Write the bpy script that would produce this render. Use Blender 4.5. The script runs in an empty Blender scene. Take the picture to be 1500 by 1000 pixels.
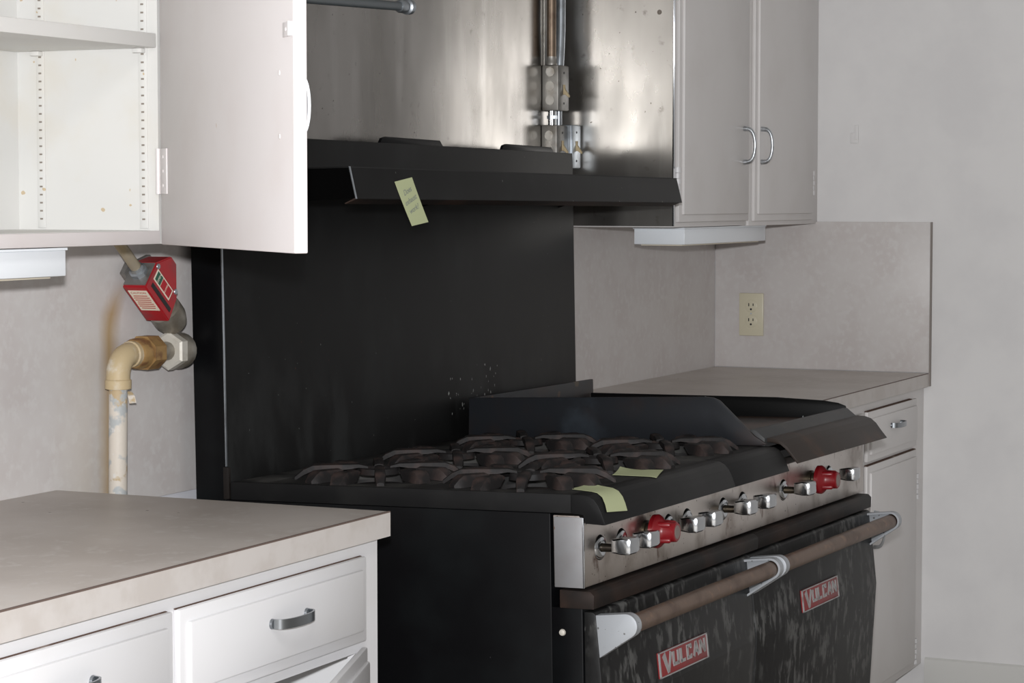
import bpy, bmesh, math, random
from mathutils import Vector, Matrix, Euler
random.seed(7)
D = bpy.data
C = bpy.context.scene.collection
scene = bpy.context.scene

# ------------------------------------------------------------------ camera
F_PX = 3449.9
YAW, PITCH = 0.43683, 0.06096
CAM = Vector((-6.3971, -2.34356, 1.39944))
cam_d = D.cameras.new('camera'); cam = D.objects.new('camera', cam_d); C.objects.link(cam)
cam_d.sensor_width = 36.0; cam_d.lens = F_PX / 1500.0 * 36.0; cam_d.clip_end = 50
fwd = Vector((math.cos(YAW) * math.cos(PITCH), math.sin(YAW) * math.cos(PITCH), -math.sin(PITCH)))
cam.location = CAM
cam.rotation_euler = fwd.to_track_quat('-Z', 'Y').to_euler()
scene.camera = cam

# ------------------------------------------------------------------ light
world = D.worlds.new('world'); scene.world = world; world.use_nodes = True
bg = world.node_tree.nodes['Background']
bg.inputs['Color'].default_value = (1.0, 0.965, 0.93, 1); bg.inputs['Strength'].default_value = 0.25
# the camera's own flash, just above the lens
fl_d = D.lights.new('camera_flash', 'POINT'); fl_d.energy = 530; fl_d.color = (0.97, 0.98, 1.0); fl_d.shadow_soft_size = 0.035
fl = D.objects.new('camera_flash', fl_d); C.objects.link(fl); fl.location = CAM + Vector((0, 0, 0.13))
# added overhead area light, unseen: brightens the left worktop, fading to the right
wd = D.lights.new('added_fill_light', 'AREA'); wd.shape = 'RECTANGLE'; wd.size = 1.2; wd.size_y = 0.5; wd.energy = 20; wd.color = (1.0, 0.975, 0.94)
wl = D.objects.new('added_fill_light', wd); C.objects.link(wl); wl.location = (-5.2, -1.7, 2.6)
scene.view_settings.view_transform = 'Standard'; scene.view_settings.look = 'None'
scene.view_settings.gamma = 1.0; scene.view_settings.use_curve_mapping = False
scene.view_settings.exposure = 0.0

# ------------------------------------------------------------------ materials
MATS = {}
def mat(name, col, rough=0.5, metal=0.0, spec=0.5, mottle=None, bump=None, specks=(), coords='Object', rvar=0.0, dots=(), low=None):
    """mottle=(colour, scale, lo, hi[, stretch]); specks=[(colour, scale, threshold, stretch)]; bump=(scale, strength)"""
    m = D.materials.new(name); m.use_nodes = True
    nt = m.node_tree; N = nt.nodes; L = nt.links; b = N['Principled BSDF']
    b.inputs['Roughness'].default_value = rough; b.inputs['Metallic'].default_value = metal
    b.inputs['Specular IOR Level'].default_value = spec
    tc = N.new('ShaderNodeTexCoord')
    def noise(scale, stretch=(1, 1, 1), detail=4, rough_=0.55):
        mp = N.new('ShaderNodeMapping'); mp.inputs['Scale'].default_value = stretch
        L.new(tc.outputs[coords], mp.inputs['Vector'])
        n = N.new('ShaderNodeTexNoise'); n.inputs['Scale'].default_value = scale
        n.inputs['Detail'].default_value = detail; n.inputs['Roughness'].default_value = rough_
        L.new(mp.outputs['Vector'], n.inputs['Vector']); return n
    rgb = N.new('ShaderNodeRGB'); rgb.outputs[0].default_value = (*col, 1); cur = rgb.outputs[0]
    def blend(fac, c2):
        nonlocal cur
        mx = N.new('ShaderNodeMix'); mx.data_type = 'RGBA'
        L.new(fac, mx.inputs[0]); L.new(cur, mx.inputs[6]); mx.inputs[7].default_value = (*c2, 1); cur = mx.outputs[2]
    def ramp(n, lo, hi):
        r = N.new('ShaderNodeMapRange'); r.inputs['From Min'].default_value = lo; r.inputs['From Max'].default_value = hi
        r.interpolation_type = 'SMOOTHSTEP'
        L.new(n.outputs[0], r.inputs['Value']); return r.outputs['Result']
    if mottle:
        for mt in (mottle if isinstance(mottle, list) else [mottle]):
            blend(ramp(noise(mt[1], mt[4] if len(mt) > 4 else (1, 1, 1)), mt[2], mt[3]), mt[0])
    for s in specks:
        n = noise(s[1], s[3] if len(s) > 3 else (1, 1, 1), 2.5)
        blend(ramp(n, s[2], s[2] + 0.03), s[0])
    for (dc, sc, rad, keep, *rest) in dots:      # scattered round spots: cells of a Voronoi pattern, only some kept
        mp = N.new('ShaderNodeMapping'); mp.inputs['Scale'].default_value = rest[0] if rest else (1, 1, 1)
        L.new(tc.outputs[coords], mp.inputs['Vector'])
        wob = N.new('ShaderNodeTexNoise'); wob.inputs['Scale'].default_value = sc * 2.5; L.new(mp.outputs['Vector'], wob.inputs['Vector'])
        va = N.new('ShaderNodeVectorMath'); va.operation = 'MULTIPLY_ADD'; va.inputs[1].default_value = (.35 / sc,) * 3
        L.new(wob.outputs['Color'], va.inputs[0]); L.new(mp.outputs['Vector'], va.inputs[2])
        vo = N.new('ShaderNodeTexVoronoi'); vo.inputs['Scale'].default_value = sc; L.new(va.outputs[0], vo.inputs['Vector'])
        sx = N.new('ShaderNodeSeparateColor'); L.new(vo.outputs['Color'], sx.inputs[0])
        k1 = N.new('ShaderNodeMath'); k1.operation = 'LESS_THAN'; k1.inputs[1].default_value = keep; L.new(sx.outputs[0], k1.inputs[0])
        rr = N.new('ShaderNodeMath'); rr.operation = 'MULTIPLY_ADD'; rr.inputs[1].default_value = rad * .8; rr.inputs[2].default_value = rad * .4; L.new(sx.outputs[1], rr.inputs[0])
        k2 = N.new('ShaderNodeMath'); k2.operation = 'LESS_THAN'; L.new(vo.outputs['Distance'], k2.inputs[0]); L.new(rr.outputs[0], k2.inputs[1])
        k3 = N.new('ShaderNodeMath'); k3.operation = 'MULTIPLY'; L.new(k1.outputs[0], k3.inputs[0]); L.new(k2.outputs[0], k3.inputs[1])
        f = k3.outputs[0]
        if len(rest) > 1:       # confined to a patch of the surface: (axis, lo, hi) ...
            sp = N.new('ShaderNodeSeparateXYZ'); L.new(tc.outputs[coords], sp.inputs[0])
            for ax, lo, hi in rest[1]:
                for op, v in (('GREATER_THAN', lo), ('LESS_THAN', hi)):
                    c1 = N.new('ShaderNodeMath'); c1.operation = op; c1.inputs[1].default_value = v; L.new(sp.outputs[ax], c1.inputs[0])
                    c2 = N.new('ShaderNodeMath'); c2.operation = 'MULTIPLY'; L.new(c1.outputs[0], c2.inputs[0]); L.new(f, c2.inputs[1]); f = c2.outputs[0]
        blend(f, dc)
    if low:     # grime that has risen from below: (colour, z where it fades out, height of the fade, noise scale)
        sp = N.new('ShaderNodeSeparateXYZ'); L.new(tc.outputs[coords], sp.inputs[0])
        r = N.new('ShaderNodeMapRange'); r.inputs['From Min'].default_value = low[1]; r.inputs['From Max'].default_value = low[1] - low[2]
        L.new(sp.outputs['Z'], r.inputs['Value'])
        q = ramp(noise(low[3], (1, 1, .45), 5), .48, .68)
        mm = N.new('ShaderNodeMath'); mm.operation = 'MULTIPLY'; L.new(r.outputs['Result'], mm.inputs[0]); L.new(q, mm.inputs[1])
        blend(mm.outputs[0], low[0])
    L.new(cur, b.inputs['Base Color'])
    if rvar:
        r = N.new('ShaderNodeMapRange'); r.inputs['From Min'].default_value = .3; r.inputs['From Max'].default_value = .7
        r.inputs['To Min'].default_value = max(0.02, rough - rvar); r.inputs['To Max'].default_value = min(1, rough + rvar)
        L.new(noise(9, (1, 1, .4)).outputs[0], r.inputs['Value']); L.new(r.outputs['Result'], b.inputs['Roughness'])
    if bump:
        bp = N.new('ShaderNodeBump'); bp.inputs['Strength'].default_value = bump[1]; bp.inputs['Distance'].default_value = 0.002
        L.new(noise(bump[0], bump[2] if len(bump) > 2 else (1, 1, 1)).outputs[0], bp.inputs['Height'])
        L.new(bp.outputs['Normal'], b.inputs['Normal'])
    MATS[name] = m
    return m

mat('wall_paint', (.785, .775, .77), .6, mottle=((.73, .72, .72), 5, .35, .7), bump=(60, .12))
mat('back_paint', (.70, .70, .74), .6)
mat('laminate', (.61, .58, .565), .38, mottle=[((.575, .535, .52), 9, .4, .65), ((.63, .605, .59), 60, .45, .7)])
mat('laminate_top', (.565, .52, .485), .45, mottle=[((.48, .435, .40), 5, .35, .7), ((.58, .545, .515), 40, .5, .75)],
    dots=[((.12, .09, .07), 24, .07, .10)])
mat('laminate_edge', (.56, .525, .50), .45, mottle=((.51, .47, .44), 20, .4, .65))
mat('seam', (.13, .09, .075), .7)
mat('white_paint', (.69, .685, .695), .38, mottle=((.665, .655, .655), 7, .45, .75), dots=[((.45, .33, .26), 11, .02, .12)])
mat('cabinet_paint', (.68, .66, .65), .42, mottle=((.64, .615, .60), 5, .4, .75))
mat('door_paint', (.66, .625, .62), .45, mottle=((.635, .59, .58), 6, .4, .75), dots=[((.48, .36, .26), 18, .06, .40, (1, 1, .6)), ((.36, .25, .18), 12, .035, .25, (1, 1, .5))])
mat('inner_paint', (.62, .615, .595), .5, mottle=((.61, .59, .545), 8, .5, .75), dots=[((.50, .40, .27), 26, .09, .45), ((.42, .30, .16), 18, .05, .35)])
mat('enamel_white', (.84, .88, .92), .3)
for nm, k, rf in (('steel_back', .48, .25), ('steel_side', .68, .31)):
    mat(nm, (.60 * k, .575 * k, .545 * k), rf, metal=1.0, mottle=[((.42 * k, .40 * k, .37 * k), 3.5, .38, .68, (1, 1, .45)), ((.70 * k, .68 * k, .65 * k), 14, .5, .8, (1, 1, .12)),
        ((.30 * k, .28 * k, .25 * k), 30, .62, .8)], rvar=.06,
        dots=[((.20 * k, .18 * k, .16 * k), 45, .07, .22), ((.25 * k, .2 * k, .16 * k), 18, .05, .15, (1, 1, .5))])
mat('panel_steel', (.60, .555, .52), .33, metal=1.0, mottle=[((.30, .25, .215), 8, .45, .70), ((.16, .10, .075), 26, .58, .72, (1, 1, .6))], rvar=.07,
    dots=[((.05, .03, .025), 90, .2, .3)])
mat('panel_end', (.30, .30, .31), .5, metal=.55, dots=[((.2, .1, .07), 70, .16, .2)], mottle=((.26, .25, .25), 12, .4, .7))
mat('black_enamel', (.0028, .0028, .0033), .38, spec=.12, mottle=((.0055, .0065, .007), 6, .4, .75), specks=[((.06, .06, .06), 55, .76)])
mat('guard_black', (.0052, .0052, .0052), .5, spec=.25, mottle=[((.0115, .012, .012), 7, .5, .75, (1, 1, .5))], low=((.021, .022, .022), 1.16, .25, 9),
    dots=[((.16, .165, .16), 70, .11, .16, (1, 1, .6)), ((.30, .31, .30), 110, .26, .55, (1, 1, .55), ((0, .86, 1.10), (2, .96, 1.06))), ((.06, .02, .012), 40, .1, .06)])
mat('top_black', (.0085, .0085, .0088), .5, spec=.16, mottle=[((.016, .0158, .0155), 8, .45, .72)], dots=[((.09, .09, .09), 70, .1, .06)])
mat('top_dusty', (.022, .0215, .021), .6, spec=.2, mottle=[((.070, .068, .064), 8, .42, .70), ((.010, .010, .010), 20, .55, .7)])
mat('cast_iron', (.0165, .0150, .0150), .6, spec=.22, mottle=[((.046, .032, .029), 23, .50, .70), ((.036, .036, .038), 37, .58, .8)], bump=(90, .2))
mat('bowl_black', (.008, .007, .007), .6, mottle=((.05, .03, .02), 15, .55, .8))
mat('griddle_brown', (.07, .042, .032), .5, mottle=((.03, .024, .021), 9, .4, .7), spec=.4)
mat('lip_brown', (.034, .025, .0205), .5, spec=.25, mottle=[((.085, .045, .028), 7, .48, .72), ((.030, .030, .030), 5, .52, .7)], dots=[((.15, .11, .09), 60, .1, .1)])
mat('splash_black', (.0035, .0035, .0035), .45, spec=.15, dots=[((.26, .27, .27), 42, .24, .16), ((.22, .23, .23), 90, .25, .15)])
mat('trough_gray', (.04, .041, .042), .55, mottle=((.07, .062, .056), 10, .45, .75))
mat('divider_steel', (.016, .018, .022), .45, metal=.3, mottle=[((.032, .019, .015), 6, .45, .7), ((.034, .042, .052), 8, .52, .75)], dots=[((.075, .045, .028), 26, .24, .16), ((.085, .06, .035), 11, .16, .1)])
mat('rail_brown', (.014, .0115, .0105), .55, spec=.18, mottle=((.036, .022, .017), 8, .42, .72))
mat('door_black', (.0090, .0090, .0090), .5, spec=.25, mottle=[((.090, .090, .087), 44, .47, .60, (1, 1, .42)), ((.0095, .0095, .0095), 5.5, .46, .60), ((.007, .007, .007), 60, .52, .6, (1, 1, .5))],
    dots=[((.12, .12, .115), 60, .12, .08, (1, 1, .7))])
mat('handle_rust', (.17, .115, .085), .42, metal=.5, mottle=[((.10, .06, .042), 12, .45, .7), ((.24, .15, .10), 45, .55, .75)])
mat('cast_aluminium', (.42, .44, .465), .5, metal=.35, mottle=((.36, .37, .39), 35, .55, .8), dots=[((.16, .16, .16), 110, .22, .25)])
mat('chrome', (.43, .445, .46), .20, metal=1.0, mottle=((.30, .30, .30), 28, .5, .8))
mat('bright_chrome', (.50, .52, .54), .14, metal=1.0)
mat('pull_chrome', (.60, .63, .66), .30, metal=1.0, mottle=((.40, .42, .44), 60, .45, .7))
mat('gap_shade_grime', (.11, .07, .055), .8, spec=.1, mottle=((.34, .28, .25), 14, .5, .75))  # brown for the shadowed, dirty gaps round drawers and doors
mat('caulk_tan', (.47, .38, .32), .7, mottle=((.60, .54, .50), 25, .5, .7))
mat('brushed_pull', (.30, .32, .34), .28, metal=1.0)
mat('knob_red', (.20, .006, .010), .33, spec=.45, mottle=((.165, .005, .008), 20, .4, .7))
mat('knob_cap', (.25, .2, .18), .5, metal=.4)
mat('stem_brass', (.085, .068, .045), .4, metal=.8, mottle=((.03, .025, .02), 40, .4, .6))
mat('badge_red', (.25, .02, .022), .45, mottle=((.19, .045, .042), 60, .5, .8))
mat('badge_silver', (.42, .41, .41), .5, metal=.4, mottle=((.28, .22, .21), 50, .5, .75))
mat('note_yellow', (.50, .54, .32), .75, spec=.2)
mat('pencil', (.25, .27, .25), .8, spec=.1)
mat('valve_red', (.36, .014, .02), .42, mottle=((.24, .03, .035), 30, .45, .75))
mat('valve_gray', (.20, .19, .18), .55, metal=.4, mottle=((.12, .11, .10), 30, .45, .75))
mat('valve_metal', (.34, .32, .28), .45, metal=.6, mottle=((.22, .19, .15), 20, .4, .7))
mat('nut_pale', (.58, .55, .49), .5, metal=.2, mottle=((.42, .38, .3), 25, .5, .75))
mat('union_gold', (.36, .22, .085), .5, metal=.3, mottle=[((.20, .10, .045), 40, .45, .7)], bump=(80, .5))
mat('elbow_tan', (.50, .39, .23), .55, mottle=[((.60, .56, .48), 25, .5, .7), ((.33, .22, .1), 18, .55, .8)])
mat('pipe_peeling', (.40, .415, .415), .6, mottle=[((.60, .545, .475), 16, .46, .51), ((.45, .34, .2), 34, .57, .66), ((.62, .60, .57), 50, .6, .7)], bump=(45, .6))
mat('edge_strip', (.26, .23, .21), .6)
mat('conduit_tan', (.40, .32, .19), .5, metal=.25, mottle=((.30, .26, .2), 14, .4, .7, (1, 1, .5)))
mat('galvanized', (.46, .50, .54), .38, metal=.9, mottle=((.30, .32, .34), 24, .45, .7))
mat('brown_conduit', (.22, .165, .12), .45, metal=.7, mottle=((.13, .09, .065), 20, .4, .7))
mat('box_steel', (.36, .345, .32), .45, metal=.7, mottle=((.25, .23, .20), 30, .45, .7))
mat('box_dark', (.20, .195, .185), .45, metal=.7, mottle=((.12, .115, .11), 30, .45, .7))
mat('toggle_ivory', (.55, .44, .27), .5)
mat('outlet_ivory', (.63, .585, .44), .35)
mat('slot_dark', (.02, .02, .02), .6)
mat('slot_grey', (.22, .19, .16), .7)
mat('label_cream', (.72, .66, .54), .6)
mat('label_ink', (.45, .12, .09), .7)
mat('label_green', (.02, .10, .06), .5)
mat('label_red', (.40, .012, .02), .5)
mat('baseboard_vinyl', (.66, .655, .63), .45)
mat('floor_tile', (.42, .39, .35), .5, mottle=((.36, .33, .3), 6, .4, .7))
mat('grey_pipe', (.085, .098, .105), .4)
mat('shelf_shade', (.0012, .0012, .0012), .8, spec=.03)  # near-black that paints in the darkness at the shelf's open end
mat('crumb', (.05, .035, .028), .8)

# brown water stain running down the laminate behind the gas pipe
def add_stain(m):
    nt = m.node_tree; N = nt.nodes; L = nt.links; b = N['Principled BSDF']
    src = b.inputs['Base Color'].links[0].from_socket
    tc = N.new('ShaderNodeTexCoord'); sp = N.new('ShaderNodeSeparateXYZ'); L.new(tc.outputs['Object'], sp.inputs[0])
    def M(op, a, bb, clamp=False):
        n = N.new('ShaderNodeMath'); n.operation = op; n.use_clamp = clamp
        for i, v in enumerate((a, bb)):
            if isinstance(v, (int, float)): n.inputs[i].default_value = v
            elif v is not None: L.new(v, n.inputs[i])
        return n.outputs[0]
    # stain follows a vertical run at x = SX with an arched head
    SX, ZT = -3.030, 1.16
    over = M('MAXIMUM', M('SUBTRACT', sp.outputs['Z'], ZT), 0.0)
    sx = M('ADD', SX, M('MULTIPLY', M('MULTIPLY', over, over), 5.5))
    dist = M('ABSOLUTE', M('SUBTRACT', sp.outputs['X'], sx), None)
    nz = N.new('ShaderNodeTexNoise'); nz.inputs['Scale'].default_value = 9; L.new(tc.outputs['Object'], nz.inputs['Vector'])
    wid = M('ADD', 0.022, M('MULTIPLY', nz.outputs[0], 0.03))
    f = M('SUBTRACT', 1.0, M('DIVIDE', dist, wid), True)
    top = M('SUBTRACT', 1.0, M('DIVIDE', M('SUBTRACT', sp.outputs['Z'], 1.20), 0.06), True)
    f = M('MULTIPLY', M('MULTIPLY', f, top), 0.85)
    # pale wide halo on the left of the run
    halo = M('SUBTRACT', 1.0, M('DIVIDE', M('ABSOLUTE', M('SUBTRACT', sp.outputs['X'], SX - .07), None), 0.11), True)
    halo = M('MULTIPLY', halo, M('SUBTRACT', 1.0, M('DIVIDE', M('SUBTRACT', sp.outputs['Z'], 0.9), 0.4), True))
    f2 = M('MULTIPLY', halo, .35)
    m1 = N.new('ShaderNodeMix'); m1.data_type = 'RGBA'; L.new(f2, m1.inputs[0]); L.new(src, m1.inputs[6]); m1.inputs[7].default_value = (.52, .46, .36, 1)
    m2 = N.new('ShaderNodeMix'); m2.data_type = 'RGBA'; L.new(f, m2.inputs[0]); L.new(m1.outputs[2], m2.inputs[6]); m2.inputs[7].default_value = (.40, .26, .10, 1)
    L.new(m2.outputs[2], b.inputs['Base Color'])
sm = MATS['laminate'].copy(); sm.name = 'laminate_stained'; MATS['laminate_stained'] = sm; add_stain(sm)

# ------------------------------------------------------------------ helpers
def obj(name, bm, m, parent=None, label=None, smooth=True, ang=35):
    me = D.meshes.new(name)
    bmesh.ops.recalc_face_normals(bm, faces=bm.faces)
    bm.to_mesh(me); bm.free()
    if smooth:
        for p in me.polygons: p.use_smooth = True
        me.set_sharp_from_angle(angle=math.radians(ang))
    me.materials.append(MATS[m])
    o = D.objects.new(name, me); C.objects.link(o)
    if parent is not None:
        base = parent
        off = Vector((0, 0, 0))
        while base is not None:
            off += Vector(base.get('_o', (0, 0, 0))); base = base.parent
        if off.length > 0: me.transform(Matrix.Translation(-off))
        o.parent = parent
    if label: o['label'] = label
    return o

def tag(o, label, cat, group=None):
    o['label'] = label; o['category'] = cat
    if group: o['group'] = group
    return o

ROOTS = []
def thing(name, label, cat, loc=(0, 0, 0), group=None):
    o = D.objects.new(name, None); C.objects.link(o); o.location = loc; o['_o'] = loc
    o.empty_display_size = .05
    ROOTS.append(o)
    return tag(o, label, cat, group)

def struct(o): o['kind'] = 'structure'; return o

def bx(x0, x1, y0, y1, z0, z1, bev=0.0, bm=None, seg=2):
    new = bm is None
    bm = bm or bmesh.new()
    t = bmesh.new()
    bmesh.ops.create_cube(t, size=1)
    for v in t.verts:
        v.co = Vector(((x0 + x1) / 2 + v.co.x * (x1 - x0), (y0 + y1) / 2 + v.co.y * (y1 - y0), (z0 + z1) / 2 + v.co.z * (z1 - z0)))
    if bev: bmesh.ops.bevel(t, geom=t.edges[:], offset=bev, segments=seg, affect='EDGES', profile=.5)
    merge(bm, t)
    return bm

def merge(bm, t, mx=None):
    if mx is not None: bmesh.ops.transform(t, matrix=mx, verts=t.verts)
    me = D.meshes.new('tmp'); t.to_mesh(me); t.free(); bm.from_mesh(me); D.meshes.remove(me)
    return bm

def prism(pts, axis, a, b, bev=0.0, bm=None, seg=2):
    """pts 2D: for axis x -> (y,z); y -> (x,z); z -> (x,y)"""
    t = bmesh.new()
    def P(p, s):
        return {'x': (s, p[0], p[1]), 'y': (p[0], s, p[1]), 'z': (p[0], p[1], s)}[axis]
    v0 = [t.verts.new(P(p, a)) for p in pts]; v1 = [t.verts.new(P(p, b)) for p in pts]
    n = len(pts)
    t.faces.new(v0); t.faces.new(v1[::-1])
    for i in range(n): t.faces.new((v0[i], v1[i], v1[(i + 1) % n], v0[(i + 1) % n]))
    bmesh.ops.recalc_face_normals(t, faces=t.faces)
    if bev: bmesh.ops.bevel(t, geom=t.edges[:], offset=bev, segments=seg, affect='EDGES', profile=.5)
    bm = bm or bmesh.new()
    return merge(bm, t)

def frame_at(d):
    d = Vector(d).normalized(); up = Vector((0, 0, 1)) if abs(d.z) < .9 else Vector((1, 0, 0))
    a = d.cross(up).normalized(); b = a.cross(d).normalized(); return a, b

def tube(path, r, n=14, bm=None, caps=True, rs=None):
    bm = bm or bmesh.new(); path = [Vector(p) for p in path]; rings = []
    a = b = None
    for i, p in enumerate(path):
        d = (path[min(i + 1, len(path) - 1)] - path[max(i - 1, 0)]).normalized()
        if a is None: a, b = frame_at(d)
        else:
            a = (a - d * a.dot(d)).normalized(); b = a.cross(d).normalized()
        rr = rs[i] if rs else r
        rings.append([bm.verts.new(p + (a * math.cos(t) + b * math.sin(t)) * rr) for t in [2 * math.pi * k / n for k in range(n)]])
    for i in range(len(rings) - 1):
        for k in range(n): bm.faces.new((rings[i][k], rings[i][(k + 1) % n], rings[i + 1][(k + 1) % n], rings[i + 1][k]))
    if caps: bm.faces.new(rings[0][::-1]); bm.faces.new(rings[-1])
    return bm

def turned(origin, d, prof, n=24, bm=None, caps=True):
    """lathe: prof list of (along, radius) about direction d from origin"""
    o = Vector(origin); d = Vector(d).normalized()
    return tube_prof(o, d, prof, n, bm, caps)

def tube_prof(o, d, prof, n, bm, caps):
    bm = bm or bmesh.new(); a, b = frame_at(d); rings = []
    for s, r in prof:
        r = max(r, 1e-5)
        rings.append([bm.verts.new(o + d * s + (a * math.cos(t) + b * math.sin(t)) * r) for t in [2 * math.pi * (k + .5) / n for k in range(n)]])
    for i in range(len(rings) - 1):
        for k in range(n): bm.faces.new((rings[i][k], rings[i][(k + 1) % n], rings[i + 1][(k + 1) % n], rings[i + 1][k]))
    if caps: bm.faces.new(rings[0][::-1]); bm.faces.new(rings[-1])
    return bm

def strip(path, width_dir, w, t, bm=None):
    """flat bar swept along a path; width along width_dir (centred), thickness t along the path normal"""
    bm = bm or bmesh.new(); W = Vector(width_dir).normalized(); path = [Vector(p) for p in path]; R = []
    for i, p in enumerate(path):
        d = (path[min(i + 1, len(path) - 1)] - path[max(i - 1, 0)]).normalized(); nrm = d.cross(W).normalized()
        R.append([bm.verts.new(p + W * (sw * w / 2) + nrm * (sn * t / 2)) for sw, sn in ((-1, -1), (1, -1), (1, 1), (-1, 1))])
    for i in range(len(R) - 1):
        for k in range(4): bm.faces.new((R[i][k], R[i][(k + 1) % 4], R[i + 1][(k + 1) % 4], R[i + 1][k]))
    bm.faces.new(R[0][::-1]); bm.faces.new(R[-1])
    return bm

def text_bm(body, size, depth, mx, shear=0.0):
    cu = D.curves.new('t', 'FONT'); cu.body = body; cu.size = size; cu.extrude = depth; cu.align_x = 'CENTER'; cu.align_y = 'CENTER'; cu.shear = shear
    o = D.objects.new('t', cu); C.objects.link(o)
    dg = bpy.context.evaluated_depsgraph_get(); me = D.meshes.new_from_object(o.evaluated_get(dg))
    bm = bmesh.new(); bm.from_mesh(me); D.objects.remove(o); D.curves.remove(cu); D.meshes.remove(me)
    bmesh.ops.transform(bm, matrix=mx, verts=bm.verts)
    return bm

# ------------------------------------------------------------------ setting
H = 0.914
struct(obj('floor', bx(-9, 0.1, -5, 0.1, -.06, 0), 'floor_tile'))
struct(obj('wall_back', bx(-9, 0.12, 0, .12, 0, 2.7), 'back_paint'))
struct(obj('wall_right', bx(0, .12, -5, 0, 0, 2.7), 'wall_paint'))
bb = prism([(0, 0), (-.012, 0), (-.011, .09), (-.008, .113), (0, .118)], 'y', -5, -.632)
struct(obj('baseboard_right', bb, 'baseboard_vinyl'))

o = obj('laminate_backsplash', bx(-.012, 0, -.637, -.008, H + .001, 1.332, .001), 'laminate')
tag(o, 'mottled laminate backsplash on right wall behind the ivory outlet', 'backsplash')
o = obj('laminate_backsplash', bx(-7, -.012, -.007, -.0003, .868, 1.327), 'laminate_stained')
tag(o, 'long laminate backsplash on back wall behind range and gas pipe', 'backsplash')
o = obj('laminate_edge_strip', bx(-.0135, 0, -.6405, -.637, H - .036, 1.332), 'edge_strip')
tag(o, 'thin dark edge strip ending the right laminate backsplash', 'trim')
XS = -1.108
o = obj('steel_wall_panel', bx(-3.29, XS - .004, -.009, 0, 1.329, 2.6), 'steel_back')
tag(o, 'stained stainless steel panel on back wall above the range', 'steel panel')
t = thing('steel_wall_panel', 'stained stainless panel on left side of right wall cabinet', 'steel panel', (XS, -.15, 1.33))
obj('sheet', bx(XS - .004, XS - .0005, -.302, -.009, 1.331, 2.6), 'steel_side', t)
obj('edge_trim', bx(XS - .006, XS + .001, -.3045, -.300, 1.331, 2.6, .001), 'bright_chrome', t)
obj('rivet', turned((XS - .004, -.265, 1.842), (-1, 0, 0), [(0, .006), (.003, .005), (.004, .002)], 12), 'slot_grey', t)

# ------------------------------------------------------------------ cabinet fronts
def lip_front(name, parent, m, x0, x1, z0, z1, yf, inset=.018, proud=.007, lip=.010):
    """lipped drawer or door front lying on a face frame at y=yf"""
    bm = bx(x0, x1, yf - lip, yf, z0, z1, .003)
    bx(x0 + inset, x1 - inset, yf - lip - proud, yf - lip + .002, z0 + inset, z1 - inset, .0035, bm)
    return obj(name, bm, m, parent)

def bow_pull(parent, x, z, yf, horiz, length, proj, w, t, m):
    pts = []
    n = 14
    for i in range(n + 1):
        s = i / n; a = s * math.pi
        off = -math.cos(a) * length / 2
        dep = proj * (math.sin(a) ** .55)
        pts.append((x + off, yf - dep, z) if horiz else (x, yf - dep, z + off))
    wd = (0, 0, 1) if horiz else (1, 0, 0)
    if m == 'pull_chrome':
        bm = tube(pts, w, 12, rs=[w * (.34 + .22 * abs(2 * i / n - 1) ** 3) for i in range(n + 1)])
    else:
        bm = strip(pts, wd, w, t)
    for s in (-1, 1):
        c = (x + s * length / 2, yf, z) if horiz else (x, yf, z + s * length / 2)
        turned(c, (0, -1, 0), [(0, w * .55), (.004, w * .5)], 12, bm)
    return obj('handle', bm, m, parent)

def butt_hinge(parent, x, z0, z1, yf):
    bm = bmesh.new()
    h = (z1 - z0) / 5
    for k in range(5):
        r = .0078 if k % 2 == 0 else .0062
        turned((x, yf - .006, z0 + k * h + .0008), (0, 0, 1), [(0, r), (h - .0016, r)], 10, bm)
    bx(x - .014, x + .014, yf - .003, yf, z0 + .004, z1 - .004, 0, bm)
    return obj('hinge', bm, 'white_paint', parent)

# right wall cabinets, two units, the far one stands a little proud
t = thing('wall_cabinet', 'grey-white single-door wall cabinet beside the steel panel', 'cabinet', (-.845, -.15, 1.328), 'wall cabinets on the right')
obj('body', bx(XS, -.586, -.302, -.001, 1.328, 2.5, .0015), 'cabinet_paint', t)
d = lip_front('door', t, 'cabinet_paint', -1.098, -.594, 1.340, 2.47, -.302)
bow_pull(d, -.655, 1.533, -.319, False, .086, .030, .0125, .0065, 'pull_chrome')
butt_hinge(d, -1.100, 1.403, 1.473, -.303)
t = thing('wall_cabinet', 'grey-white single-door wall cabinet tight against right wall', 'cabinet', (-.29, -.15, 1.328), 'wall cabinets on the right')
obj('body', bx(-.585, -.001, -.308, -.001, 1.3265, 2.5, .0015), 'cabinet_paint', t)
d = lip_front('door', t, 'cabinet_paint', -.566, -.072, 1.338, 2.47, -.308)
bow_pull(d, -.535, 1.535, -.325, False, .086, .030, .0125, .0065, 'pull_chrome')
butt_hinge(d, -.072, 1.406, 1.474, -.309)

def fixture(label, x0, x1, group):
    t = thing('under_cabinet_light', label, 'light fixture', ((x0 + x1) / 2, -.215, 1.284), group)
    obj('housing', bx(x0, x1, -.283, -.150, 1.2845, 1.3225, .0015), 'enamel_white', t)
    obj('mounting_plate', bx(x0 - .003, x1 + .003, -.284, -.148, 1.3225, 1.3262), 'enamel_white', t)
    obj('lens', bx(x0 + .02, x1 - .02, -.270, -.160, 1.281, 1.2845, .001), 'label_cream', t)
fixture('white under-cabinet light below the right wall cabinets', -.985, -.375, 'under-cabinet lights')
fixture('white under-cabinet light below the open left wall cabinet', -4.15, -3.535, 'under-cabinet lights')

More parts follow.
